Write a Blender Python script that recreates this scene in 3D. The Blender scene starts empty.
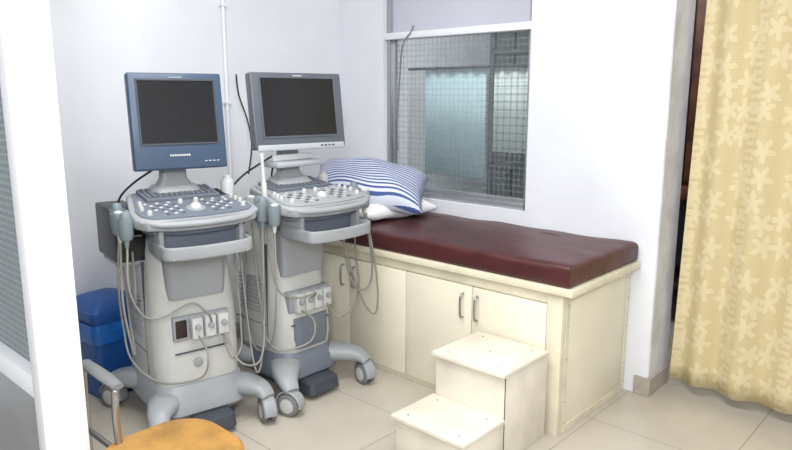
import bpy, bmesh, math, random
from mathutils import Vector, Matrix
random.seed(4)
R=math.radians
sc=bpy.context.scene
sc.view_settings.view_transform='Standard'

# ------------------------------------------------------------ materials
def lin(c):
    out=[]
    for v in c:
        v=v/255.0
        out.append(v/12.92 if v<=0.04045 else ((v+0.055)/1.055)**2.4)
    return (*out,1.0)
def base_mat(name):
    m=bpy.data.materials.new(name); m.use_nodes=True
    nt=m.node_tree; b=nt.nodes['Principled BSDF']
    return m,nt,b
def mat(name,c,rough=0.5,metal=0.0,var=0.06,scale=6.0,bump=0.0,bscale=60,spec=0.5,coat=0.0):
    m,nt,b=base_mat(name)
    tc=nt.nodes.new('ShaderNodeTexCoord')
    n=nt.nodes.new('ShaderNodeTexNoise'); n.inputs['Scale'].default_value=scale; n.inputs['Detail'].default_value=4
    nt.links.new(tc.outputs['Object'],n.inputs['Vector'])
    r=nt.nodes.new('ShaderNodeValToRGB')
    a=lin(c); d=tuple(x*(1-var*2) for x in a[:3])+(1,)
    r.color_ramp.elements[0].position=0.3; r.color_ramp.elements[0].color=d
    r.color_ramp.elements[1].position=0.6; r.color_ramp.elements[1].color=a
    nt.links.new(n.outputs['Fac'],r.inputs['Fac']); nt.links.new(r.outputs['Color'],b.inputs['Base Color'])
    b.inputs['Roughness'].default_value=rough; b.inputs['Metallic'].default_value=metal
    b.inputs['Specular IOR Level'].default_value=spec
    b.inputs['Coat Weight'].default_value=coat
    if bump>0:
        n2=nt.nodes.new('ShaderNodeTexNoise'); n2.inputs['Scale'].default_value=bscale; n2.inputs['Detail'].default_value=5
        nt.links.new(tc.outputs['Object'],n2.inputs['Vector'])
        bp=nt.nodes.new('ShaderNodeBump'); bp.inputs['Strength'].default_value=bump; bp.inputs['Distance'].default_value=0.01
        nt.links.new(n2.outputs['Fac'],bp.inputs['Height']); nt.links.new(bp.outputs['Normal'],b.inputs['Normal'])
    return m
def mth(nt,op,a,b=None,c=None):
    n=nt.nodes.new('ShaderNodeMath'); n.operation=op
    for i,v in enumerate((a,b,c)):
        if v is None: continue
        if isinstance(v,(int,float)): n.inputs[i].default_value=v
        else: nt.links.new(v,n.inputs[i])
    return n.outputs[0]

M_wall=mat('wall_paint',(228,231,237),0.75,var=0.04,scale=1.5,bump=0.15,bscale=25)
M_ceil=mat('ceiling_paint',(240,240,240),0.9,var=0.02)
M_jamb=mat('jamb_paint',(208,209,214),0.8,var=0.12,scale=6,bump=0.6,bscale=18)
M_base=mat('skirting_tile',(176,168,158),0.4,var=0.1,scale=20)
M_cream=mat('cream_laminate',(230,224,204),0.42,var=0.05,scale=3)
M_creamE=mat('cream_edge',(222,215,192),0.5,var=0.08,scale=9)
M_gap=mat('dark_gap',(70,60,50),0.8)
M_step=mat('step_paint',(226,219,204),0.5,var=0.07,scale=7,bump=0.1)
M_vinyl=mat('maroon_vinyl',(76,34,36),0.40,var=0.14,scale=9,bump=0.35,bscale=10)
M_alu=mat('aluminium',(176,180,184),0.35,0.7,var=0.04)
M_white=mat('white_frame_paint',(232,235,239),0.4,var=0.02)
M_steel=mat('steel',(170,168,165),0.25,0.9,var=0.05)
M_pl=mat('plastic_offwhite',(192,193,190),0.42,var=0.04)
M_pl2=mat('plastic_grey',(152,156,160),0.45,var=0.04)
M_plb=mat('plastic_bluegrey',(106,114,126),0.45,var=0.04)
M_pld=mat('plastic_dark',(62,68,76),0.45,var=0.05)
M_bezA=mat('bezel_blue',(60,78,102),0.35,var=0.03)
M_bezB=mat('bezel_grey',(84,90,99),0.35,var=0.03)
M_silver=mat('bezel_silver',(168,174,180),0.35,var=0.03)
M_screen=mat('lcd_glass',(22,23,25),0.2,var=0.1,scale=2)
M_black=mat('black_plastic',(24,24,27),0.4)
M_key=mat('keycap',(92,98,108),0.5)
M_key2=mat('keycap_light',(198,200,200),0.5)
M_cable=mat('cable_grey',(140,138,133),0.5)
M_cableB=mat('cable_black',(30,30,32),0.5)
M_rub=mat('rubber_grey',(118,120,122),0.6)
M_cup=mat('probe_cup',(120,134,140),0.5)
M_bin=mat('bin_blue',(34,88,164),0.4,var=0.08)
M_bag=mat('bin_bag_blue',(36,112,200),0.25,var=0.2,scale=14,bump=0.5,bscale=12)
M_tan=mat('seat_tan',(178,134,70),0.45,var=0.2,scale=9,bump=0.15)
M_pillow=mat('pillow_white',(228,229,233),0.85,var=0.03,bump=0.3,bscale=8)
M_wood=mat('red_wood',(112,62,40),0.5,var=0.35,scale=12,bump=0.3,bscale=14)
M_woodD=mat('dark_wood',(50,30,24),0.6,var=0.2,scale=10)
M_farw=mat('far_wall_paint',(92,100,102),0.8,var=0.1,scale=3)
M_bluecurt=mat('curtain_pale_blue',(192,216,222),0.8,var=0.04)
M_frost=mat('frosted_glass',(196,198,210),0.35,var=0.05,scale=2)

# floor tiles
def floor_mat():
    m,nt,b=base_mat('floor_tile')
    tc=nt.nodes.new('ShaderNodeTexCoord')
    br=nt.nodes.new('ShaderNodeTexBrick'); br.offset=0.0; br.squash=1.0
    br.inputs['Scale'].default_value=1.0
    br.inputs['Brick Width'].default_value=0.6; br.inputs['Row Height'].default_value=0.6
    br.inputs['Mortar Size'].default_value=0.0025; br.inputs['Mortar Smooth'].default_value=0.3
    br.inputs['Color1'].default_value=lin((192,185,172)); br.inputs['Color2'].default_value=lin((187,180,167))
    br.inputs['Mortar'].default_value=lin((146,137,123))
    mp=nt.nodes.new('ShaderNodeMapping'); mp.inputs['Location'].default_value=(0.12,0.2,0)
    nt.links.new(tc.outputs['Object'],mp.inputs['Vector']); nt.links.new(mp.outputs['Vector'],br.inputs['Vector'])
    n=nt.nodes.new('ShaderNodeTexNoise'); n.inputs['Scale'].default_value=5; n.inputs['Detail'].default_value=8
    nt.links.new(tc.outputs['Object'],n.inputs['Vector'])
    mr=nt.nodes.new('ShaderNodeMapRange'); mr.inputs['To Min'].default_value=0.82; mr.inputs['To Max'].default_value=1.08
    nt.links.new(n.outputs['Fac'],mr.inputs['Value'])
    mx=nt.nodes.new('ShaderNodeMix'); mx.data_type='RGBA'; mx.blend_type='MULTIPLY'; mx.inputs['Factor'].default_value=1
    nt.links.new(br.outputs['Color'],mx.inputs[6]); nt.links.new(mr.outputs['Result'],mx.inputs[7])
    nt.links.new(mx.outputs[2],b.inputs['Base Color'])
    b.inputs['Roughness'].default_value=0.3
    return m
M_floor=floor_mat()

def grid_glass(name,cell,lw,film,filmfac,base_fac,ax=(0,2)):
    m=bpy.data.materials.new(name); m.use_nodes=True; nt=m.node_tree
    for n in list(nt.nodes): nt.nodes.remove(n)
    out=nt.nodes.new('ShaderNodeOutputMaterial')
    tc=nt.nodes.new('ShaderNodeTexCoord'); sp=nt.nodes.new('ShaderNodeSeparateXYZ')
    nt.links.new(tc.outputs['Object'],sp.inputs[0])
    a=mth(nt,'LESS_THAN',mth(nt,'FRACT',mth(nt,'MULTIPLY',sp.outputs[ax[0]],1/cell)),lw)
    c=mth(nt,'LESS_THAN',mth(nt,'FRACT',mth(nt,'MULTIPLY',sp.outputs[ax[1]],1/cell)),lw)
    g=mth(nt,'MULTIPLY',mth(nt,'ADD',a,c),0.5)
    fac=mth(nt,'ADD',mth(nt,'MULTIPLY',g,filmfac),base_fac)
    tr=nt.nodes.new('ShaderNodeBsdfTransparent'); tr.inputs[0].default_value=(0.93,0.95,0.95,1)
    gl=nt.nodes.new('ShaderNodeBsdfGlossy'); gl.inputs['Roughness'].default_value=0.03
    m1=nt.nodes.new('ShaderNodeMixShader'); m1.inputs[0].default_value=0.05
    nt.links.new(tr.outputs[0],m1.inputs[1]); nt.links.new(gl.outputs[0],m1.inputs[2])
    df=nt.nodes.new('ShaderNodeBsdfDiffuse'); df.inputs[0].default_value=lin(film)
    m2=nt.nodes.new('ShaderNodeMixShader')
    nt.links.new(fac,m2.inputs[0]); nt.links.new(m1.outputs[0],m2.inputs[1]); nt.links.new(df.outputs[0],m2.inputs[2])
    nt.links.new(m2.outputs[0],out.inputs[0])
    return m
M_glass=grid_glass('window_glass_check_film',0.034,0.3,(150,160,162),0.22,0.06)
def check_mat(name,c1,c2,cell,ax=(0,2),lw=0.3,rough=0.6):
    m,nt,b=base_mat(name)
    tc=nt.nodes.new('ShaderNodeTexCoord'); sp=nt.nodes.new('ShaderNodeSeparateXYZ')
    nt.links.new(tc.outputs['Object'],sp.inputs[0])
    a=mth(nt,'LESS_THAN',mth(nt,'FRACT',mth(nt,'MULTIPLY',sp.outputs[ax[0]],1/cell)),lw)
    c=mth(nt,'LESS_THAN',mth(nt,'FRACT',mth(nt,'MULTIPLY',sp.outputs[ax[1]],1/cell)),lw)
    g=mth(nt,'MULTIPLY',mth(nt,'ADD',a,c),0.5)
    mx=nt.nodes.new('ShaderNodeMix'); mx.data_type='RGBA'
    mx.inputs[6].default_value=lin(c1); mx.inputs[7].default_value=lin(c2)
    nt.links.new(g,mx.inputs[0]); nt.links.new(mx.outputs[2],b.inputs['Base Color'])
    b.inputs['Roughness'].default_value=rough
    return m
M_checkcurt=check_mat('curtain_check',(226,234,230),(120,146,132),0.05,lw=0.24)
M_partglass=check_mat('partition_check_pane',(92,106,110),(138,150,153),0.022,lw=0.35,rough=0.2)

def stripe_mat():
    m,nt,b=base_mat('pillow_stripe')
    tc=nt.nodes.new('ShaderNodeTexCoord'); sp=nt.nodes.new('ShaderNodeSeparateXYZ')
    nt.links.new(tc.outputs['Object'],sp.inputs[0])
    s=mth(nt,'GREATER_THAN',mth(nt,'FRACT',mth(nt,'MULTIPLY',sp.outputs[1],1/0.026)),0.55)
    mx=nt.nodes.new('ShaderNodeMix'); mx.data_type='RGBA'
    mx.inputs[6].default_value=lin((208,214,228)); mx.inputs[7].default_value=lin((66,86,142))
    nt.links.new(s,mx.inputs[0]); nt.links.new(mx.outputs[2],b.inputs['Base Color'])
    b.inputs['Roughness'].default_value=0.85
    return m
M_stripe=stripe_mat()

def curtain_mat():
    m,nt,b=base_mat('curtain_leaf_fabric')
    uv=nt.nodes.new('ShaderNodeUVMap'); uv.uv_map='UVMap'
    vo=nt.nodes.new('ShaderNodeTexVoronoi'); vo.voronoi_dimensions='2D'; vo.inputs['Scale'].default_value=8.0; vo.inputs['Randomness'].default_value=0.6
    nt.links.new(uv.outputs['UV'],vo.inputs['Vector'])
    sb=nt.nodes.new('ShaderNodeVectorMath'); sb.operation='SUBTRACT'
    nt.links.new(uv.outputs['UV'],sb.inputs[0]); nt.links.new(vo.outputs['Position'],sb.inputs[1])
    sp=nt.nodes.new('ShaderNodeSeparateXYZ'); nt.links.new(sb.outputs[0],sp.inputs[0])
    ang=mth(nt,'ARCTAN2',sp.outputs[0],sp.outputs[1])
    sc2=nt.nodes.new('ShaderNodeSeparateColor'); nt.links.new(vo.outputs['Color'],sc2.inputs[0])
    ang=mth(nt,'ADD',ang,mth(nt,'MULTIPLY',sc2.outputs[0],6.28))
    pet=mth(nt,'POWER',mth(nt,'ABSOLUTE',mth(nt,'COSINE',mth(nt,'MULTIPLY',ang,2.5))),1.6)
    pet2=mth(nt,'ABSOLUTE',mth(nt,'COSINE',mth(nt,'MULTIPLY',ang,9)))
    rad=mth(nt,'ADD',mth(nt,'ADD',mth(nt,'MULTIPLY',pet,0.040),0.014),mth(nt,'MULTIPLY',pet2,0.008))
    ln=nt.nodes.new('ShaderNodeVectorMath'); ln.operation='LENGTH'; nt.links.new(sb.outputs[0],ln.inputs[0])
    leaf=mth(nt,'LESS_THAN',ln.outputs['Value'],rad)
    su=nt.nodes.new('ShaderNodeSeparateXYZ'); nt.links.new(uv.outputs['UV'],su.inputs[0])
    band=mth(nt,'LESS_THAN',mth(nt,'FRACT',mth(nt,'MULTIPLY',su.outputs[0],1/0.30)),0.16)
    sq=mth(nt,'GREATER_THAN',mth(nt,'FRACT',mth(nt,'MULTIPLY',su.outputs[1],1/0.035)),0.45)
    bandm=mth(nt,'MULTIPLY',band,sq)
    thread=mth(nt,'MULTIPLY',mth(nt,'GREATER_THAN',mth(nt,'FRACT',mth(nt,'MULTIPLY',su.outputs[1],1/0.012)),0.5),0.25)
    fac=mth(nt,'MAXIMUM',mth(nt,'MULTIPLY',leaf,0.9),mth(nt,'ADD',mth(nt,'MULTIPLY',bandm,0.7),thread))
    mx=nt.nodes.new('ShaderNodeMix'); mx.data_type='RGBA'
    mx.inputs[6].default_value=lin((195,179,136)); mx.inputs[7].default_value=lin((210,197,160))
    nt.links.new(fac,mx.inputs[0]); nt.links.new(mx.outputs[2],b.inputs['Base Color'])
    b.inputs['Roughness'].default_value=0.8
    return m
M_curt=curtain_mat()

# ------------------------------------------------------------ geometry helpers
ST={'p':None,'m':Matrix()}
def fin(name,bm,m,smooth=True,ang=38):
    bmesh.ops.recalc_face_normals(bm,faces=bm.faces[:])
    bm.transform(ST['m'])
    me=bpy.data.meshes.new(name); bm.to_mesh(me); bm.free()
    if smooth:
        for p in me.polygons: p.use_smooth=True
        me.set_sharp_from_angle(angle=R(ang))
    me.materials.append(m)
    o=bpy.data.objects.new(name,me); sc.collection.objects.link(o)
    if ST['p'] is not None: o.parent=ST['p']
    return o
def add_box(bm,lo,hi,bev=0.0,seg=2):
    lo=Vector(lo);hi=Vector(hi); c=(lo+hi)/2; d=hi-lo
    r=bmesh.ops.create_cube(bm,size=1.0,matrix=Matrix.Translation(c)@Matrix.Diagonal((d.x,d.y,d.z,1)))
    if bev>0:
        es=set()
        for v in r['verts']:
            for e in v.link_edges: es.add(e)
        bmesh.ops.bevel(bm,geom=list(es),offset=bev,segments=seg,affect='EDGES',profile=0.5)
def box(name,lo,hi,m,bev=0.003,seg=2):
    bm=bmesh.new(); add_box(bm,lo,hi,bev,seg); return fin(name,bm,m)
def boxes(name,lst,m,bev=0.0):
    bm=bmesh.new()
    for lo,hi in lst: add_box(bm,lo,hi,bev,1)
    return fin(name,bm,m)
def rrect(hx,hy,r,n=6):
    pts=[]; r=min(r,hx*0.99,hy*0.99)
    for cx,cy,a0 in ((hx-r,hy-r,0),(-hx+r,hy-r,90),(-hx+r,-hy+r,180),(hx-r,-hy+r,270)):
        for i in range(n+1):
            a=R(a0+90*i/n); pts.append((cx+r*math.cos(a),cy+r*math.sin(a)))
    return pts
def loft(name,secs,m,n=6):
    bm=bmesh.new(); rings=[]
    for z,cx,cy,hx,hy,r in secs:
        rings.append([bm.verts.new((cx+x,cy+y,z)) for x,y in rrect(hx,hy,r,n)])
    for a,b in zip(rings,rings[1:]):
        k=len(a)
        for i in range(k): bm.faces.new((a[i],a[(i+1)%k],b[(i+1)%k],b[i]))
    bm.faces.new(rings[0][::-1]); bm.faces.new(rings[-1])
    return fin(name,bm,m)
def prism(name,pts,z0,z1,m,bev=0.008,seg=3):
    bm=bmesh.new()
    a=[bm.verts.new((x,y,z0)) for x,y in pts]; b=[bm.verts.new((x,y,z1)) for x,y in pts]
    k=len(a)
    for i in range(k): bm.faces.new((a[i],a[(i+1)%k],b[(i+1)%k],b[i]))
    bm.faces.new(a[::-1]); bm.faces.new(b)
    if bev>0:
        es=[e for e in bm.edges if abs(e.verts[0].co.z-e.verts[1].co.z)<1e-6]
        bmesh.ops.bevel(bm,geom=es,offset=bev,segments=seg,affect='EDGES',profile=0.5)
    return fin(name,bm,m)
def crom(P,k=8):
    P=[Vector(p) for p in P]; out=[]
    for i in range(len(P)-1):
        p0=P[max(i-1,0)];p1=P[i];p2=P[i+1];p3=P[min(i+2,len(P)-1)]
        for j in range(k):
            t=j/k
            out.append(0.5*((2*p1)+(-p0+p2)*t+(2*p0-5*p1+4*p2-p3)*t*t+(-p0+3*p1-3*p2+p3)*t**3))
    out.append(P[-1]); return out
def sweep(name,P,rad,m,n=10,k=8,sq=1.0):
    Q=crom(P,k); L=len(Q)
    if not isinstance(rad,list): rad=[(rad,rad)]*len(P)
    rr=[]
    for i in range(L):
        s=i/(L-1)*(len(P)-1); a=min(int(s),len(P)-2); t=s-a
        rr.append((rad[a][0]*(1-t)+rad[a+1][0]*t, rad[a][1]*(1-t)+rad[a+1][1]*t))
    bm=bmesh.new(); rings=[]
    t0=(Q[1]-Q[0]).normalized()
    up=Vector((0,0,1)) if abs(t0.z)<0.9 else Vector((1,0,0))
    up=(up-t0*up.dot(t0)).normalized()
    for i in range(L):
        t=(Q[min(i+1,L-1)]-Q[max(i-1,0)]).normalized()
        up=(up-t*up.dot(t)).normalized(); sd=t.cross(up)
        ring=[]
        for j in range(n):
            a=2*math.pi*j/n; c,s=math.cos(a),math.sin(a)
            c=math.copysign(abs(c)**sq,c); s=math.copysign(abs(s)**sq,s)
            ring.append(bm.verts.new(Q[i]+sd*(c*rr[i][0])+up*(s*rr[i][1])))
        rings.append(ring)
    for a,b in zip(rings,rings[1:]):
        for j in range(n): bm.faces.new((a[j],a[(j+1)%n],b[(j+1)%n],b[j]))
    bm.faces.new(rings[0][::-1]); bm.faces.new(rings[-1])
    return fin(name,bm,m,ang=50)
def add_lathe(bm,c,axis,prof,n=20):
    axis=Vector(axis).normalized(); q=Vector((0,0,1)).rotation_difference(axis).to_matrix().to_4x4()
    T=Matrix.Translation(Vector(c))@q; rings=[]
    for r,h in prof:
        rings.append([bm.verts.new(T@Vector((max(r,1e-5)*math.cos(2*math.pi*i/n),max(r,1e-5)*math.sin(2*math.pi*i/n),h))) for i in range(n)])
    for a,b in zip(rings,rings[1:]):
        for i in range(n): bm.faces.new((a[i],a[(i+1)%n],b[(i+1)%n],b[i]))
    bm.faces.new(rings[0][::-1]); bm.faces.new(rings[-1])
def lathe(name,c,axis,prof,m,n=20):
    bm=bmesh.new(); add_lathe(bm,c,axis,prof,n); return fin(name,bm,m)
def group(name,loc=(0,0,0),rz=0):
    e=bpy.data.objects.new(name,None); e.empty_display_size=0.2
    e.location=loc; e.rotation_euler=(0,0,R(rz)); sc.collection.objects.link(e); ST['p']=e; ST['m']=Matrix(); return e
def endg(): ST['p']=None; ST['m']=Matrix()

# ------------------------------------------------------------ room shell
XL=-3.48; YB=3.22; YB2=3.46; H=2.9
box('floor',(-3.6,-1.7,-0.1),(1.8,5.1,0),M_floor,0)
box('ceiling',(-3.6,-1.7,H),(1.8,5.1,H+0.1),M_ceil,0)
box('wall_left',(-3.6,-1.7,0),(XL,5.1,H),M_wall,0)
box('wall_right',(1.7,-1.7,0),(1.8,5.1,H),M_wall,0)
box('wall_rear',(XL,-1.7,0),(1.7,-1.6,H),M_wall,0)
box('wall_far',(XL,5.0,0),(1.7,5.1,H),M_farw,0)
WX0,WX1,WZ0,WZ1=-3.07,-1.985,0.86,2.35
DX0,DX1=-1.235,-0.15
boxes('wall_back',[((XL,YB,0),(WX0,YB2,H)),((WX0,YB,0),(WX1,YB2,WZ0)),((WX0,YB,WZ1),(WX1,YB2,H)),
  ((WX1,YB,0),(DX0,YB2,H)),((DX0,YB,2.2),(DX1,YB2,H)),((DX1,YB,0),(1.7,YB2,H))],M_wall)
box('trim_jamb',(DX0,YB+0.003,0.0),(DX0+0.006,YB2,2.2),M_jamb,0)
boxes('baseboard_back',[((-1.30,YB-0.012,0),(DX0+0.014,YB,0.095)),((DX0+0.006,YB-0.012,0),(DX0+0.018,YB2,0.095)),((DX1,YB-0.012,0),(1.7,YB,0.095))],M_base,0.002)
box('baseboard_left',(XL,0.8,0),(XL+0.012,2.5,0.095),M_base,0.002)

# window
group('window_1')
fy0,fy1=3.25,3.31
def fr(n,x0,x1,z0,z1,m=M_alu,y0=fy0,y1=fy1): return box(n,(x0,y0,z0),(x1,y1,z1),m,0.003)
fr('frame_left',WX0,WX0+0.03,WZ0,WZ1); fr('frame_right',WX1-0.03,WX1,WZ0,WZ1)
fr('frame_bottom',WX0,WX1,WZ0,WZ0+0.035); fr('frame_top',WX0,WX1,WZ1-0.03,WZ1)
fr('transom',WX0,WX1,1.845,1.885,M_white,3.225,3.31)
fr('sash_stile',WX0+0.03,WX0+0.055,WZ0+0.03,1.845,M_alu,3.27,3.295)
fr('sash_rail',WX0+0.055,WX1-0.03,WZ0+0.035,WZ0+0.06,M_alu,3.27,3.295)
box('glass_lower',(WX0+0.055,3.280,WZ0+0.06),(WX1-0.03,3.284,1.845),M_glass,0)
box('glass_upper',(WX0+0.03,3.280,1.885),(WX1-0.03,3.284,WZ1-0.03),M_frost,0)
sweep('hanging_cable',[(-2.83,3.235,1.92),(-2.84,3.225,1.88),(-2.90,3.215,1.80),(-2.92,3.21,1.6),(-2.945,3.215,1.35),(-2.94,3.215,1.15)],0.005,M_rub,n=6)
endg()

# room behind the window
def drape(name,x0,x1,y,z0,z1,m,amp=0.012,n=60,f=9,uvs=1.2,nz=1,shape=None):
    bm=bmesh.new(); uvl=bm.loops.layers.uv.new('UVMap'); g=[]
    L=x1-x0
    for i in range(n+1):
        col=[]
        for j in range(nz+1):
            s=i/n; t=j/nz; z=z0+(z1-z0)*t
            x=x0+L*s; yy=y+amp*math.sin(2*math.pi*f*s+0.8*math.sin(7*s))*(1-0.25*t)+amp*0.4*math.sin(2*math.pi*f*0.43*s+2*t)
            if shape: x,yy,z=shape(s,t,x,yy,z)
            col.append((bm.verts.new((x,yy,z)),(s*L*uvs,z)))
        g.append(col)
    for i in range(n):
        for j in range(nz):
            q=(g[i][j],g[i+1][j],g[i+1][j+1],g[i][j+1])
            fc=bm.faces.new([v[0] for v in q])
            for lp,v in zip(fc.loops,q): lp[uvl].uv=v[1]
    o=fin(name,bm,m,ang=180)
    md=o.modifiers.new('thick','SOLIDIFY'); md.thickness=0.003
    return o
group('side_room_curtain')
drape('pale_blue_panel',-3.16,-2.64,3.75,0.94,1.67,M_bluecurt,0.002,f=5)
drape('check_panel',-2.575,-2.22,3.75,1.13,1.675,M_checkcurt,0.002,f=4)
boxes('curtain_rail',[((XL,3.74,1.672),(-1.9,3.76,1.69))],M_pld)
endg()
boxes('metal_rack',[((-3.0,4.3,0.0),(-2.96,4.34,2.2)),((-2.2,4.3,0),(-2.16,4.34,2.2)),((-3.0,4.3,0.95),(-2.16,4.6,0.98)),((-3.0,4.3,0.45),(-2.16,4.6,0.48)),
   ((-3.0,4.56,0.0),(-2.96,4.6,2.2)),((-2.2,4.56,0),(-2.16,4.6,2.2)),((-3.0,4.3,1.8),(-2.16,4.6,1.83))],M_pld)

# doorway curtain
def cshape(s,t,x,y,z):
    x=x-0.035*(1-t)*(1-s)
    y=y-0.05*(1-t)*s
    return x,y,z
group('door_curtain')
drape('cloth',-1.150,-0.02,3.385,0.055,2.30,M_curt,0.024,n=220,f=6,uvs=1.25,nz=24,shape=cshape)
sweep('rod',[(-1.24,3.385,2.31),(-0.6,3.385,2.31),(0.05,3.385,2.31)],0.012,M_steel)
endg()
# cupboard beyond the doorway
group('wooden_cupboard')
box('carcass',(-2.0,4.42,0.93),(-0.7,4.9,2.3),M_woodD,0.004)
for i,x in enumerate((-1.98,-1.55,-1.12)):
    box('door_%d'%(i+1),(x,4.395,0.96),(x+0.40,4.42,2.27),M_wood,0.006)
    box('panel_%d'%(i+1),(x+0.07,4.382,1.05),(x+0.33,4.396,2.18),M_wood,0.006)
box('counter',(-2.05,4.32,0.85),(-0.65,4.92,0.93),M_wood,0.01)
boxes('legs',[((x,y,0),(x+0.06,y+0.06,0.85)) for x in (-2.0,-1.35,-0.76) for y in (4.38,4.82)],M_woodD)
box('lower_shelf',(-2.0,4.38,0.25),(-0.7,4.88,0.28),M_woodD)
endg()

# ------------------------------------------------------------ left wall conduit + cable
group('wall_conduit')
sweep('pipe',[(XL+0.016,2.30,H),(XL+0.016,2.30,2.0),(XL+0.016,2.30,0.5)],0.011,M_white,n=12)
boxes('clips',[((XL,2.28,z),(XL+0.03,2.32,z+0.015)) for z in (0.9,1.45,2.0,2.5)],M_white)
endg()
sweep('wall_cable',[(XL+0.03,2.36,1.62),(XL+0.02,2.38,1.5),(XL+0.04,2.42,1.35),(XL+0.10,2.40,1.2),(XL+0.2,2.30,1.05)],0.005,M_cableB,n=6)

# ------------------------------------------------------------ glass partition
group('glass_partition')
PX=-1.985
box('end_post',(PX-0.06,0.645,0),(PX,0.77,H-0.02),M_white,0.004)
box('wall_post',(XL,0.66,0),(XL+0.05,0.75,H-0.02),M_white,0.003)
box('sill_rail',(XL+0.05,0.66,0.60),(PX-0.06,0.75,0.67),M_white,0.004)
box('top_rail',(XL+0.05,0.66,2.2),(PX-0.06,0.75,2.26),M_white,0.003)
box('floor_rail',(XL+0.05,0.66,0),(PX-0.06,0.75,0.08),M_white,0.003)
box('mid_post',(-2.75,0.665,0.08),(-2.70,0.745,2.2),M_alu,0.003)
box('lower_panel',(XL+0.05,0.695,0.08),(PX-0.06,0.71,0.60),M_alu,0)
box('pane',(XL+0.05,0.70,0.67),(PX-0.06,0.706,2.2),M_partglass,0)
box('pane_top',(XL+0.05,0.70,2.26),(PX-0.06,0.706,H-0.02),M_frost,0)
box('bead',(PX-0.085,0.675,0.67),(PX-0.06,0.735,2.2),M_alu,0.002)
endg()

# ------------------------------------------------------------ examination bed
group('examination_bed')
cx0,cx1,cy0,cy1,ch=XL+0.01,-1.36,2.55,YB-0.005,0.655
box('carcass',(cx0,cy0,0.0),(cx1,cy1,ch),M_cream,0.003)
box('top_board',(cx0,cy0-0.035,ch),(cx1+0.055,cy1,ch+0.035),M_creamE,0.005)
divs=[-1.43,-1.835,-2.26,-2.69,-3.12]
for i in range(4):
    a,b=divs[i+1],divs[i]
    box('door_%d'%(i+1),(a+0.003,cy0-0.018,0.035),(b-0.003,cy0,0.60),M_cream,0.003)
boxes('door_gaps',[((d-0.003,cy0-0.002,0.03),(d+0.003,cy0+0.001,0.605)) for d in divs],M_gap)
box('front_rail',(cx0,cy0-0.012,0.605),(cx1,cy0,ch),M_creamE,0.002)
box('corner_post',(divs[0],cy0-0.018,0),(cx1+0.004,cy0+0.02,ch),M_creamE,0.002)
boxes('side_trim',[((cx1,cy0+0.02,0.0),(cx1+0.006,cy0+0.05,ch)),((cx1,cy1-0.03,0),(cx1+0.006,cy1,ch)),((cx1,cy0+0.05,0),(cx1+0.006,cy1-0.03,0.03)),((cx1,cy0+0.05,ch-0.04),(cx1+0.006,cy1-0.03,ch))],M_creamE,0.001)
boxes('side_seam',[((cx1-0.001,cy0+0.05,0.03),(cx1+0.001,cy0+0.054,ch-0.04))],M_gap)
for i,x in enumerate((-1.80,-1.885,-2.64,-2.73)):
    sweep('handle_%d'%(i+1),[(x,cy0-0.016,0.56),(x,cy0-0.04,0.55),(x,cy0-0.045,0.50),(x,cy0-0.04,0.45),(x,cy0-0.016,0.44)],0.006,M_steel,n=8)
lathe('lock',(-1.785,cy0-0.018,0.36),(0,-1,0),[(0.012,0),(0.012,0.006),(0.008,0.008)],M_steel)
lathe('keyhole',(-1.785,cy0-0.026,0.36),(0,-1,0),[(0.004,0),(0.004,0.001)],M_black)
bm=bmesh.new()
for z in (0.05,0.15,0.35,0.5,0.6):
    for y in (cy0+0.035,cy1-0.015): add_lathe(bm,(cx1+0.006,y,z),(1,0,0),[(0.003,0),(0.003,0.001)],8)
fin('nail_heads',bm,M_gap)
bm=bmesh.new()
mx0,mx1,my0,my1,mz0,mz1=cx0,cx1+0.040,cy0-0.030,cy1-0.01,ch+0.035,ch+0.132
secs=[(0.0,0.014),(0.006,0.005),(0.016,0.0),(0.072,0.0),(0.084,0.004),(0.092,0.011),(0.097,0.022),(0.099,0.05),(0.101,0.14)]
rings=[]
def ringpts(ins):
    P=[]
    a,b,c,d=mx0+ins,mx1-ins,my0+ins,my1-ins
    N=60; K=20
    for i in range(N): P.append((a+(b-a)*i/N,c))
    for i in range(K): P.append((b,c+(d-c)*i/K))
    for i in range(N): P.append((b-(b-a)*i/N,d))
    for i in range(K): P.append((a,d-(d-c)*i/K))
    return P
for h,ins in secs:
    rings.append([bm.verts.new((x,y+(0.0015*math.sin(31*x) if 0.01<h<0.08 else 0),mz0+h+(0.0025*math.sin(17*x)+0.002*math.sin(30*y+9*x) if h>0.05 else 0))) for x,y in ringpts(ins)])
for a,b in zip(rings,rings[1:]):
    k=len(a)
    for i in range(k): bm.faces.new((a[i],a[(i+1)%k],b[(i+1)%k],b[i]))
bm.faces.new(rings[0][::-1]); bm.faces.new(rings[-1])
fin('mattress',bm,M_vinyl,ang=60)
endg()

def pillow(name,a,b,h,m,loc,rot,sag=0.0):
    bm=bmesh.new(); n=28
    def P(u,v,s):
        x=a*u*(1-0.07*(1-v*v)*abs(u)); y=b*v*(1-0.07*(1-u*u)*abs(v))
        f=max((1-u**4)*(1-v**4),0)**0.5
        z=s*h*f*(1.0 if s>0 else 0.75)+0.007*math.sin(7*u+3*v)*f-sag*(u*u)
        x+=0.006*math.sin(9*v)*f
        y+=0.008*math.sin(6*u+1)*f
        return (x,y,z)
    g={}
    for s in (1,-1):
        for i in range(n+1):
            for j in range(n+1):
                u=-1+2*i/n; v=-1+2*j/n
                if s==-1 and (i in(0,n) or j in(0,n)): g[s,i,j]=g[1,i,j]
                else: g[s,i,j]=bm.verts.new(P(u,v,s))
        for i in range(n):
            for j in range(n):
                bm.faces.new((g[s,i,j],g[s,i+1,j],g[s,i+1,j+1],g[s,i,j+1]))
    o=fin(name,bm,m,ang=180); o.location=loc; o.rotation_euler=[R(q) for q in rot]
    return o
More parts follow.
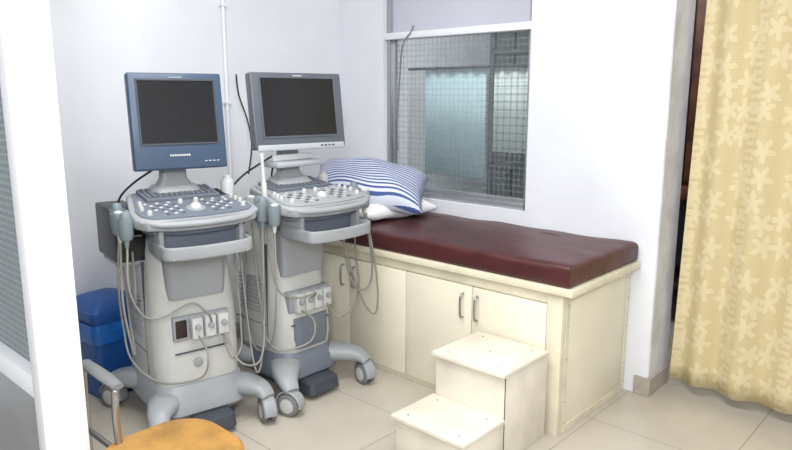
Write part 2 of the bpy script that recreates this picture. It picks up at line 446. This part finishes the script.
pillow('pillow',0.27,0.2,0.065,M_pillow,(-2.75,2.88,0.840),(0,0,80))
pillow('pillow.001',0.345,0.22,0.105,M_stripe,(-2.80,2.81,0.985),(20,7,37),0.03)

# ------------------------------------------------------------ step stool
group('step_stool')
sx0,sx1=-1.775,-1.395
box('upper_box',(sx0+0.012,2.175,0.0),(sx1-0.006,2.505,0.382),M_step,0.003)
box('upper_tread',(sx0,2.155,0.382),(sx1,2.508,0.402),M_step,0.004)
box('lower_box',(sx0+0.012,1.915,0.0),(sx1-0.006,2.175,0.182),M_step,0.003)
box('lower_tread',(sx0,1.895,0.182),(sx1,2.174,0.202),M_step,0.004)
boxes('panel_seams',[((sx0+0.0105,1.93,0.03),(sx0+0.013,1.933,0.17)),((sx1-0.0065,2.172,0.0),(sx1-0.0045,2.176,0.38))],M_gap)
bm=bmesh.new()
for x,y,z in ((sx0+0.06,2.2,0.402),(sx0+0.06,2.46,0.402),(sx1-0.06,2.2,0.402),(sx1-0.06,2.46,0.402),(sx0+0.19,2.33,0.402),(sx0+0.06,1.94,0.202),(sx0+0.06,2.13,0.202),(sx1-0.06,1.94,0.202),(sx1-0.06,2.13,0.202)):
    add_lathe(bm,(x,y,z),(0,0,1),[(0.004,0),(0.004,0.0008)],10)
fin('screw_heads',bm,M_gap)
endg()

# ------------------------------------------------------------ waste bin
group('waste_bin',(-3.315,1.42,0),4)
loft('bin_body',[(0,0,0,0.105,0.10,0.03),(0.02,0,0,0.115,0.11,0.03),(0.30,0,0,0.13,0.125,0.03),(0.44,0,0,0.137,0.132,0.03)],M_bin)
loft('bin_rim',[(0.42,0,0,0.146,0.141,0.035),(0.46,0,0,0.148,0.143,0.035),(0.465,0,0,0.144,0.139,0.035)],M_bin)
loft('bag',[(0.30,0,0,0.140,0.135,0.035),(0.36,0,0,0.15,0.146,0.04),(0.40,0,0,0.143,0.139,0.035)],M_bag)
loft('lid',[(0.465,0,0,0.142,0.137,0.035),(0.50,0,0,0.12,0.115,0.04),(0.52,0,0,0.07,0.07,0.04)],M_bin)
endg()

# ------------------------------------------------------------ chair
group('armchair',(-1.83,0.955,0))
loft('seat',[(0.365,0,0,0.18,0.18,0.13),(0.375,0,0,0.195,0.195,0.14),(0.395,0,0,0.20,0.20,0.145),(0.410,0,0,0.187,0.187,0.135),(0.418,0,0,0.14,0.14,0.11)],M_tan,n=12)
sweep('seat_ring',[(0.165*math.cos(R(a)),0.165*math.sin(R(a)),0.355) for a in range(0,361,30)],0.011,M_steel)
for i,(x,y) in enumerate(((0.12,0.12),(-0.12,0.12),(-0.12,-0.12),(0.12,-0.12))):
    sweep('leg_%d'%(i+1),[(x,y,0.36),(x*1.15,y*1.15,0.18),(x*1.3,y*1.25,0.0)],0.011,M_steel)
sweep('arm_tube',[(-0.12,-0.08,0.355),(-0.15,-0.095,0.39),(-0.155,-0.10,0.50),(-0.16,-0.095,0.57),(-0.19,-0.09,0.595),(-0.41,-0.08,0.595)],0.012,M_steel)
sweep('arm_pad',[(-0.140,-0.09,0.607),(-0.24,-0.09,0.613),(-0.41,-0.08,0.61)],[(0.018,0.01),(0.025,0.012),(0.02,0.01)],M_rub)
sweep('arm_support',[(-0.41,-0.08,0.595),(-0.43,-0.08,0.5),(-0.43,-0.08,0.0)],0.011,M_steel)
sweep('side_rail',[(-0.12,-0.08,0.355),(-0.28,-0.08,0.355),(-0.43,-0.08,0.355)],0.010,M_steel)
endg()

# ------------------------------------------------------------ ultrasound machines
def ultrasound(name,loc,rz,sty):
    g=group(name,loc,rz)
    A=(sty=='A'); cxo=0.03 if A else 0.10
    hx,hy=(0.24,0.195) if A else (0.205,0.17)
    loft('base_shell',[(0.085,-0.01,0,hx+0.015,hy,0.09),(0.11,-0.01,0,hx+0.04,hy+0.02,0.10),(0.18,-0.01,0,hx+0.035,hy+0.018,0.10),(0.23,-0.02,0,hx+0.005,hy+0.0,0.09)],M_pl2 if A else M_plb)
    loft('under_tray',[(0.035,0.02,0,hx-0.03,hy-0.05,0.05),(0.09,0.02,0,hx-0.02,hy-0.04,0.05)],M_pld)
    loft('foot_rest',[(0.03,hx+0.045,0,0.06,0.10,0.03),(0.085,hx+0.04,0,0.055,0.095,0.03),(0.10,hx+0.03,0,0.04,0.08,0.03)],M_pld)
    casters=[(0.33,-0.25,20),(0.33,0.25,-10),(-0.27,-0.275,30),(-0.27,0.275,0)]
    for i,(x,y,sw) in enumerate(casters):
        s=1 if x>0 else -1
        sweep('leg_%d'%(i+1),[(x*0.35,y*0.4,0.165),(x*0.66,y*0.74,0.165),(x*0.9,y*0.94,0.155),(x+0.02*s,y,0.125)],[(0.085,0.05),(0.07,0.045),(0.05,0.035),(0.035,0.018)],M_pl2,n=16,sq=0.8)
        keep=ST['m'].copy()
        ST['m']=Matrix.Translation((x,y,0))@Matrix.Rotation(R(sw),4,'Z')
        bm=bmesh.new()
        for yy in (-0.034,0.010):
            add_lathe(bm,(0,yy,0.056),(0,1,0),[(0.044,0),(0.053,0.003),(0.056,0.008),(0.056,0.016),(0.053,0.021),(0.044,0.024)],28)
        fin('caster_tyres_%d'%(i+1),bm,M_rub)
        bm=bmesh.new()
        for yy in (-0.037,0.010):
            add_lathe(bm,(0,yy,0.056),(0,1,0),[(0.020,0),(0.036,0.003),(0.036,0.024),(0.02,0.027)],20)
        fin('caster_hubs_%d'%(i+1),bm,M_pl)
        pts=[]
        for a in range(-10,171,15):
            pts.append((0.064*math.cos(R(a)),0,0.058+0.064*math.sin(R(a))))
        sweep('caster_fender_%d'%(i+1),pts,[(0.030,0.005)]*len(pts),M_pl2,n=12,k=2,sq=0.6)
        lathe('caster_stem_%d'%(i+1),(0,0,0.06),(0,0,1),[(0.009,0),(0.009,0.08)],M_steel)
        ST['m']=keep
    if A:
        loft('body',[(0.20,-0.03,0,0.24,0.19,0.08),(0.30,-0.03,0,0.24,0.198,0.08),(0.50,-0.03,0,0.23,0.198,0.08),(0.70,-0.04,0,0.215,0.19,0.075),(0.84,-0.05,0,0.205,0.18,0.07),(0.90,-0.05,0,0.16,0.15,0.06)],M_pl)
    else:
        loft('body',[(0.20,-0.02,0,0.205,0.165,0.09),(0.28,-0.01,0,0.215,0.172,0.10),(0.42,-0.01,0,0.21,0.17,0.10),(0.54,-0.03,0,0.19,0.165,0.09),(0.75,-0.05,0,0.18,0.16,0.08),(0.88,-0.05,0,0.17,0.155,0.07)],M_pl)
    fx=0.205 if A else 0.165
    loft('front_fascia',[(0.62,fx-0.055,0,0.05,0.13,0.03),(0.68,fx-0.05,0,0.05,0.135,0.03),(0.84,fx-0.055,0,0.06,0.14,0.03),(0.92,fx-0.04,0,0.09,0.13,0.03)],M_pl2)
    if not A:
        loft('front_lower_panel',[(0.25,0.055,0,0.155,0.115,0.05),(0.30,0.06,0,0.158,0.118,0.05),(0.41,0.06,0,0.152,0.118,0.05)],M_plb)
    loft('neck',[(0.86,0.0,0,0.16,0.14,0.05),(0.93,0.03+cxo*0.5,0,0.18,0.16,0.06),(1.0,0.06+cxo*0.8,0,0.2,0.19,0.07)],M_plb)
    ys=0.199 if A else 0.172
    boxes('side_vents',[((-0.16,-ys-0.004,0.42+0.022*i),(0.02,-0.145,0.43+0.022*i)) for i in range(9)],M_pl2,0.002)
    boxes('side_seam',[((0.065,-ys,0.26),(0.069,-0.15,0.78)),((-0.2,-ys,0.36),(0.065,-0.15,0.364))],M_pld)
    boxes('front_seam',[((fx-0.06,-0.12,0.375),(fx+0.001+(0.010 if A else 0.036),0.12,0.379))],M_pld)
    lathe('badge',(fx+0.004 if A else fx+0.045,-0.02,0.32),(1,0,0),[(0.022,-0.01),(0.022,0.004),(0.019,0.006)],M_pl2)
    cz=0.48
    box('connector_panel',(fx-0.03,-0.125,cz-0.045),(fx+0.012 if A else fx+0.025,0.135,cz+0.065),M_pl2,0.006)
    for i in range(3 if A else 4):
        y=(-0.03+0.06*i) if A else (-0.085+0.058*i)
        keep=ST['m'].copy()
        ST['m']=Matrix.Translation((fx+(0.010 if A else 0.022),y,cz))
        box('connector_%d'%(i+1),(0,-0.025,-0.035),(0.045,0.025,0.060),M_key2,0.006)
        lathe('connector_knob_%d'%(i+1),(0.045,0,0.02),(1,0,0),[(0.014,0),(0.013,0.012),(0.008,0.014)],M_pl2)
        ST['m']=keep
    if A: box('empty_port',(fx+0.008,-0.115,cz-0.03),(fx+0.016,-0.065,cz+0.05),M_woodD,0.003)
    if A:
        box('printer',(-0.22,-0.30,0.79),(0.08,-0.175,1.02),M_black,0.008)
        box('printer_slot',(0.08,-0.285,0.90),(0.083,-0.19,0.905),M_pl2,0)
        box('printer_bracket',(-0.18,-0.29,0.77),(0.06,-0.15,0.79),M_pl2,0.003)
    keep=ST['m'].copy()
    ST['m']=Matrix.Translation((0.08+cxo,0,1.025))@Matrix.Rotation(R(9),4,'Y')
    half=[(-0.20,0.17),(-0.17,0.205),(-0.02,0.24),(0.10,0.272),(0.17,0.27),(0.215,0.235),(0.235,0.14),(0.245,0.0)]
    out=half+[(x,-y) for x,y in half[::-1][1:]]
    out=out[::-1]
    prism('console_deck',out,-0.035,0.012,M_pl2,0.012)
    prism('console_under',[(x*0.85,y*0.85) for x,y in out],-0.065,-0.034,M_plb,0.01)
    prism('console_top',[(x*0.92+0.0,y*0.90) for x,y in out],0.012,0.018,M_plb if A else M_pl2,0.003)
    box('keyboard_bank',(-0.165,-0.165,0.016),(-0.01,0.165,0.034),M_plb,0.004)
    ks=[]
    for r in range(5):
        for c in range(13):
            x=-0.155+r*0.028; y=-0.155+c*0.0242
            ks.append(((x,y,0.033),(x+0.022,y+0.019,0.040)))
    boxes('keys',ks,M_key,0.002)
    ks=[]; kd=[]
    for c in range(8):
        if c in(3,4): continue
        ks.append(((0.012,-0.19+c*0.05,0.018),(0.024,-0.174+c*0.05,0.023)))
    for r in range(5):
        for s in (-1,1):
            for q in range(4):
                y=s*(0.07+0.032*q); x=0.042+r*0.03
                if x>0.12 and q==3: continue
                (ks if (r+q)%2 else kd).append(((x,y-0.008,0.018),(x+0.013,y+0.008,0.023)))
    boxes('buttons',ks,M_key2,0.002)
    boxes('buttons_dark',kd,M_key,0.002)
    bm=bmesh.new()
    for x,y,r in ((0.02,-0.205,0.010),(0.055,-0.212,0.010),(0.09,-0.218,0.010),(0.02,0.205,0.010),(0.055,0.212,0.010),(0.09,0.218,0.010),(0.03,-0.035,0.012),(0.03,0.035,0.012),(0.15,-0.205,0.012),(0.15,0.205,0.012)):
        add_lathe(bm,(x,y,0.016),(0,0,1),[(r,0),(r,0.006),(r*0.8,0.018),(r*0.7,0.020)],16)
    fin('rotary_knobs',bm,M_pl)
    lathe('trackball_ring',(0.12,0,0.016),(0,0,1),[(0.042,0),(0.040,0.006),(0.028,0.008)],M_pl2,28)
    lathe('trackball',(0.12,0,0.018),(0,0,1),[(0.026*math.cos(R(a)),0.026*math.sin(R(a))) for a in range(0,90,12)],M_key2,24)
    boxes('slider_slots',[((-0.13+0.016*i,0.172,0.017),(-0.126+0.016*i,0.205,0.021)) for i in range(7)],M_black)
    sweep('palm_rest',[(0.18,-0.25,0.0),(0.228,-0.17,-0.006),(0.245,0,-0.008),(0.228,0.17,-0.006),(0.18,0.25,0.0)],[(0.016,0.014)]*5,M_pl2,n=14)
    ST['m']=keep
    tx=0.09+cxo
    k2=ST['m'].copy(); ST['m']=Matrix.Translation((tx,0,0.0))
    tray=[(0.04,-0.185),(0.22,-0.19),(0.268,-0.165),(0.28,0),(0.268,0.165),(0.22,0.19),(0.04,0.185)]
    prism('tray_floor',tray,0.840,0.857,M_pl2,0.004)
    sweep('tray_rim',[(0.05,-0.185,0.872),(0.20,-0.19,0.870),(0.26,-0.165,0.868),(0.277,0,0.866),(0.26,0.165,0.868),(0.20,0.19,0.870),(0.05,0.185,0.872)],[(0.007,0.028)]*7,M_pl2,n=16,sq=0.5)
    box('tray_drawer',(-0.02,-0.165,0.857),(0.14,0.165,0.955),M_plb,0.006)
    for s in (-1,1): box('tray_bracket_%s'%('l' if s<0 else 'r'),(0.02,s*0.175-0.010,0.85),(0.18,s*0.175+0.010,0.975),M_pl2,0.004)
    ST['m']=k2
    cups=[(0.07+cxo,-0.29,0.985),(0.145+cxo,-0.305,0.98),(0.22+cxo,-0.30,0.97)] if A else [(0.14+cxo,-0.305,0.98),(0.215+cxo,-0.295,0.97)]
    cups+= [(0.10+cxo,0.305,0.985),(0.18+cxo,0.305,0.975)]
    for i,(x,y,z) in enumerate(cups):
        lathe('probe_cup_%d'%(i+1),(x,y,z-0.045),(0,0,1),[(0.022,0),(0.028,0.012),(0.031,0.085),(0.031,0.09),(0.026,0.09),(0.022,0.03)],M_cup if i<(3 if A else 2) else M_pl2)
        lathe('probe_%d'%(i+1),(x,y,z-0.05),(0.05,0,1),[(0.006,-0.03),(0.012,0.0),(0.014,0.05),(0.020,0.085),(0.022,0.105),(0.016,0.118),(0.006,0.122)] if i%2==0 else [(0.006,-0.03),(0.012,0),(0.014,0.04),(0.018,0.07),(0.018,0.10),(0.008,0.105)],M_key2 if i%2 else M_cup)
        box('cup_arm_%d'%(i+1),(x-0.008,min(y,y*0.78),z+0.02),(x+0.008,max(y,y*0.78),z+0.036),M_pl2,0.002)
    mo=(0.05 if A else 0.13)
    loft('stand_foot',[(1.03,mo-0.08,0,0.09,0.13,0.06),(1.075,mo-0.08,0,0.08,0.12,0.06),(1.10,mo-0.08,0,0.055,0.09,0.04)],M_pl2)
    zc,w,h=(1.385,0.405,0.42) if A else (1.425,0.50,0.36)
    loft('stand_neck',[(1.09,mo-0.08,0,0.04,0.085,0.02),(1.13,mo-0.08,0,0.03,0.06,0.02),(zc-0.05,mo-0.08,0,0.022,0.055,0.02)],M_pl2)
    if not A:
        box('stand_wing',(mo-0.10,-0.14,1.155),(mo+0.02,0.14,1.185),M_silver,0.012)
        box('stand_bar',(mo-0.05,-0.12,1.185),(mo-0.035,0.12,1.215),M_white,0.004)
    ST['m']=Matrix.Translation((mo,0.01,zc))@Matrix.Rotation(R(-6 if A else -9),4,'Z')@Matrix.Rotation(R(-7),4,'Y')
    bz=M_bezA if A else M_bezB
    box('monitor_case',(-0.035,-w/2,-h/2),(0.018,w/2,h/2),bz,0.010,3)
    box('monitor_back',(-0.075,-w/2+0.06,-h/2+0.06),(-0.03,w/2-0.06,h/2-0.05),bz,0.015)
    bl,bt,bb=(0.040,0.035,0.115) if A else (0.050,0.028,0.060)
    zl=-h/2+bb; zt=h/2-bt; yl=-w/2+bl; yr=w/2-bl
    boxes('screen_rim',[((0.016,yl-0.008,zl-0.008),(0.023,yr+0.008,zl)),((0.016,yl-0.008,zt),(0.023,yr+0.008,zt+0.008)),((0.016,yl-0.008,zl),(0.023,yl,zt)),((0.016,yr,zl),(0.023,yr+0.008,zt))],M_pld if A else M_bezB,0.001)
    box('screen',(0.016,yl,zl),(0.020,yr,zt),M_screen,0)
    if A:
        boxes('logo_marks',[((0.018,-0.05+0.010*i,-h/2+0.058),(0.0192,-0.043+0.010*i,-h/2+0.066)) for i in range(9)],M_key2)
        boxes('top_mark',[((0.018,-0.03,h/2-0.021),(0.0192,0.03,h/2-0.017))],M_pl2)
        boxes('lower_button_row',[((0.018,0.10+0.018*i,-h/2+0.03),(0.021,0.11+0.018*i,-h/2+0.034)) for i in range(4)],M_key2)
    else:
        boxes('top_mark',[((0.018,-0.025,h/2-0.017),(0.0192,0.025,h/2-0.013))],M_key2)
        box('chin_strip',(0.010,-w/2+0.01,-h/2-0.008),(0.021,w/2-0.01,-h/2+0.022),M_silver,0.006)
        boxes('chin_buttons',[((0.02,0.10+0.022*i,-h/2+0.004),(0.023,0.112+0.022*i,-h/2+0.012)) for i in range(4)],M_pld)
    ST['m']=Matrix()
    fxx=fx+0.06
    def cab(i,P,m=M_cable,r=0.0048): sweep('cable_%d'%i,P,r,m,n=8)
    if A:
        cab(1,[(0.10,-0.29,0.91),(0.11,-0.31,0.7),(0.06,-0.29,0.5),(0.12,-0.28,0.36),(0.24,-0.20,0.28),(0.34,-0.06,0.30),(0.36,-0.03,0.40),(fxx,-0.03,0.46)])
        cab(2,[(0.175,-0.305,0.90),(0.20,-0.32,0.65),(0.21,-0.30,0.45),(0.17,-0.28,0.42),(0.05,-0.26,0.55),(0.02,-0.26,0.80)])
        cab(3,[(0.25,-0.30,0.89),(0.27,-0.31,0.72),(0.27,-0.26,0.60),(0.27,-0.18,0.58),(0.28,-0.06,0.62),(0.30,0.0,0.57),(fxx,0.03,0.52)])
        cab(4,[(0.13,0.305,0.91),(0.16,0.31,0.6),(0.25,0.29,0.42),(0.33,0.22,0.30),(0.34,0.12,0.33),(fxx,0.09,0.45)])
        cab(5,[(0.21,0.305,0.90),(0.22,0.31,0.55),(0.26,0.27,0.30),(0.30,0.22,0.24),(0.26,0.21,0.40),(0.22,0.2,0.80)])
        cab(6,[(0.02,-0.23,0.80),(0.06,-0.235,0.62),(0.10,-0.25,0.58),(0.14,-0.25,0.66),(0.10,-0.24,0.84)])
        cab(9,[(0.24,0.16,0.86),(0.25,0.17,0.6),(0.26,0.17,0.45),(0.27,0.16,0.36),(0.30,0.10,0.34),(fxx-0.03,0.09,0.44)])
    else:
        cab(1,[(0.24,-0.305,0.91),(0.25,-0.32,0.65),(0.20,-0.30,0.42),(0.24,-0.24,0.30),(0.33,-0.12,0.33),(0.32,-0.08,0.42),(fxx,-0.085,0.46)])
        cab(2,[(0.315,-0.295,0.90),(0.33,-0.31,0.6),(0.26,-0.29,0.36),(0.10,-0.27,0.28),(0.0,-0.25,0.45),(0.02,-0.24,0.85)])
        cab(3,[(0.20,0.305,0.91),(0.20,0.32,0.66),(0.24,0.30,0.50),(0.30,0.20,0.42),(0.31,0.09,0.40),(fxx,0.08,0.46)])
        cab(4,[(0.28,0.305,0.90),(0.31,0.33,0.66),(0.30,0.32,0.52),(0.27,0.26,0.50),(0.24,0.22,0.62),(0.23,0.20,0.85)])
        cab(5,[(0.23,-0.27,0.88),(0.27,-0.26,0.62),(0.29,-0.15,0.55),(0.29,-0.04,0.55),(fxx,-0.03,0.50)])
        cab(6,[(0.32,0.28,0.91),(0.34,0.33,0.60),(0.34,0.34,0.42),(0.32,0.33,0.36),(0.28,0.30,0.42),(0.25,0.24,0.60),(0.22,0.18,0.86)])
    cab(7,[(-0.02,0.02,1.25),(-0.13,0.04,1.12),(-0.17,0.06,0.98),(-0.18,0.05,0.85),(-0.28,0.04,0.55)],M_cableB,0.005)
    cab(8,[(-0.02,-0.04,1.20),(-0.10,-0.14,1.12),(-0.13,-0.20,1.06),(-0.15,-0.22,1.01)],M_cableB,0.005)
    if A:
        lathe('gel_bottle',(0.03,0.235,1.035),(0,0,1),[(0.028,0),(0.032,0.005),(0.032,0.06),(0.026,0.075),(0.020,0.08),(0.018,0.095)],M_key2)
        lathe('gel_cup',(0.03,0.24,1.01),(0,0,1),[(0.035,0),(0.037,0.03)],M_pl2)
    else:
        lathe('probe_wand',(0.20,-0.255,1.0),(0.0,-0.05,1),[(0.012,0),(0.013,0.10),(0.009,0.12),(0.008,0.21),(0.011,0.23),(0.009,0.24)],M_key2)
        lathe('gel_bottle',(0.05,0.235,1.03),(0,0,1),[(0.022,0),(0.024,0.005),(0.024,0.05),(0.02,0.06),(0.012,0.065),(0.010,0.08)],M_key2)
    endg()
ultrasound('ultrasound_machine',(-2.80,1.565,0),-10,'A')
ultrasound('ultrasound_machine.001',(-2.73,2.115,0),0,'B')

# ------------------------------------------------------------ lights
def area(name,loc,sx,sy,p,rot=(0,0,0),c=(1,1,1)):
    l=bpy.data.lights.new(name,'AREA'); l.shape='RECTANGLE'; l.size=sx; l.size_y=sy; l.energy=p; l.color=c
    o=bpy.data.objects.new(name,l); o.location=loc; o.rotation_euler=[R(a) for a in rot]; sc.collection.objects.link(o); return o
area('ceiling_light',(-1.5,1.2,2.85),1.6,1.2,66,c=(1.0,0.99,0.97))
area('ceiling_light.001',(0.5,0.2,2.85),1.2,1.2,30,c=(1.0,0.99,0.97))
area('flash_lamp',(0.45,-0.55,2.15),0.5,0.5,66,(72,0,42),c=(0.99,0.99,1.0))
area('side_room_fill',(-2.6,3.56,2.75),1.4,0.15,20,(18,0,0))  # added unseen fill, brightens the curtain panels behind the window
area('corridor_light',(-0.6,4.1,2.8),0.8,0.6,12,c=(1,0.95,0.88))
w=bpy.data.worlds.new('room_world'); sc.world=w; w.use_nodes=True
w.node_tree.nodes['Background'].inputs[0].default_value=(0.9,0.94,1,1); w.node_tree.nodes['Background'].inputs[1].default_value=0.4

# ------------------------------------------------------------ camera
cd=bpy.data.cameras.new('camera'); cd.lens=675/792*36; cd.sensor_width=36; cd.clip_start=0.05
co=bpy.data.objects.new('camera',cd); co.location=(0,0,1.5); co.rotation_euler=(R(90-10.9),0,R(42.6))
sc.collection.objects.link(co); sc.camera=co
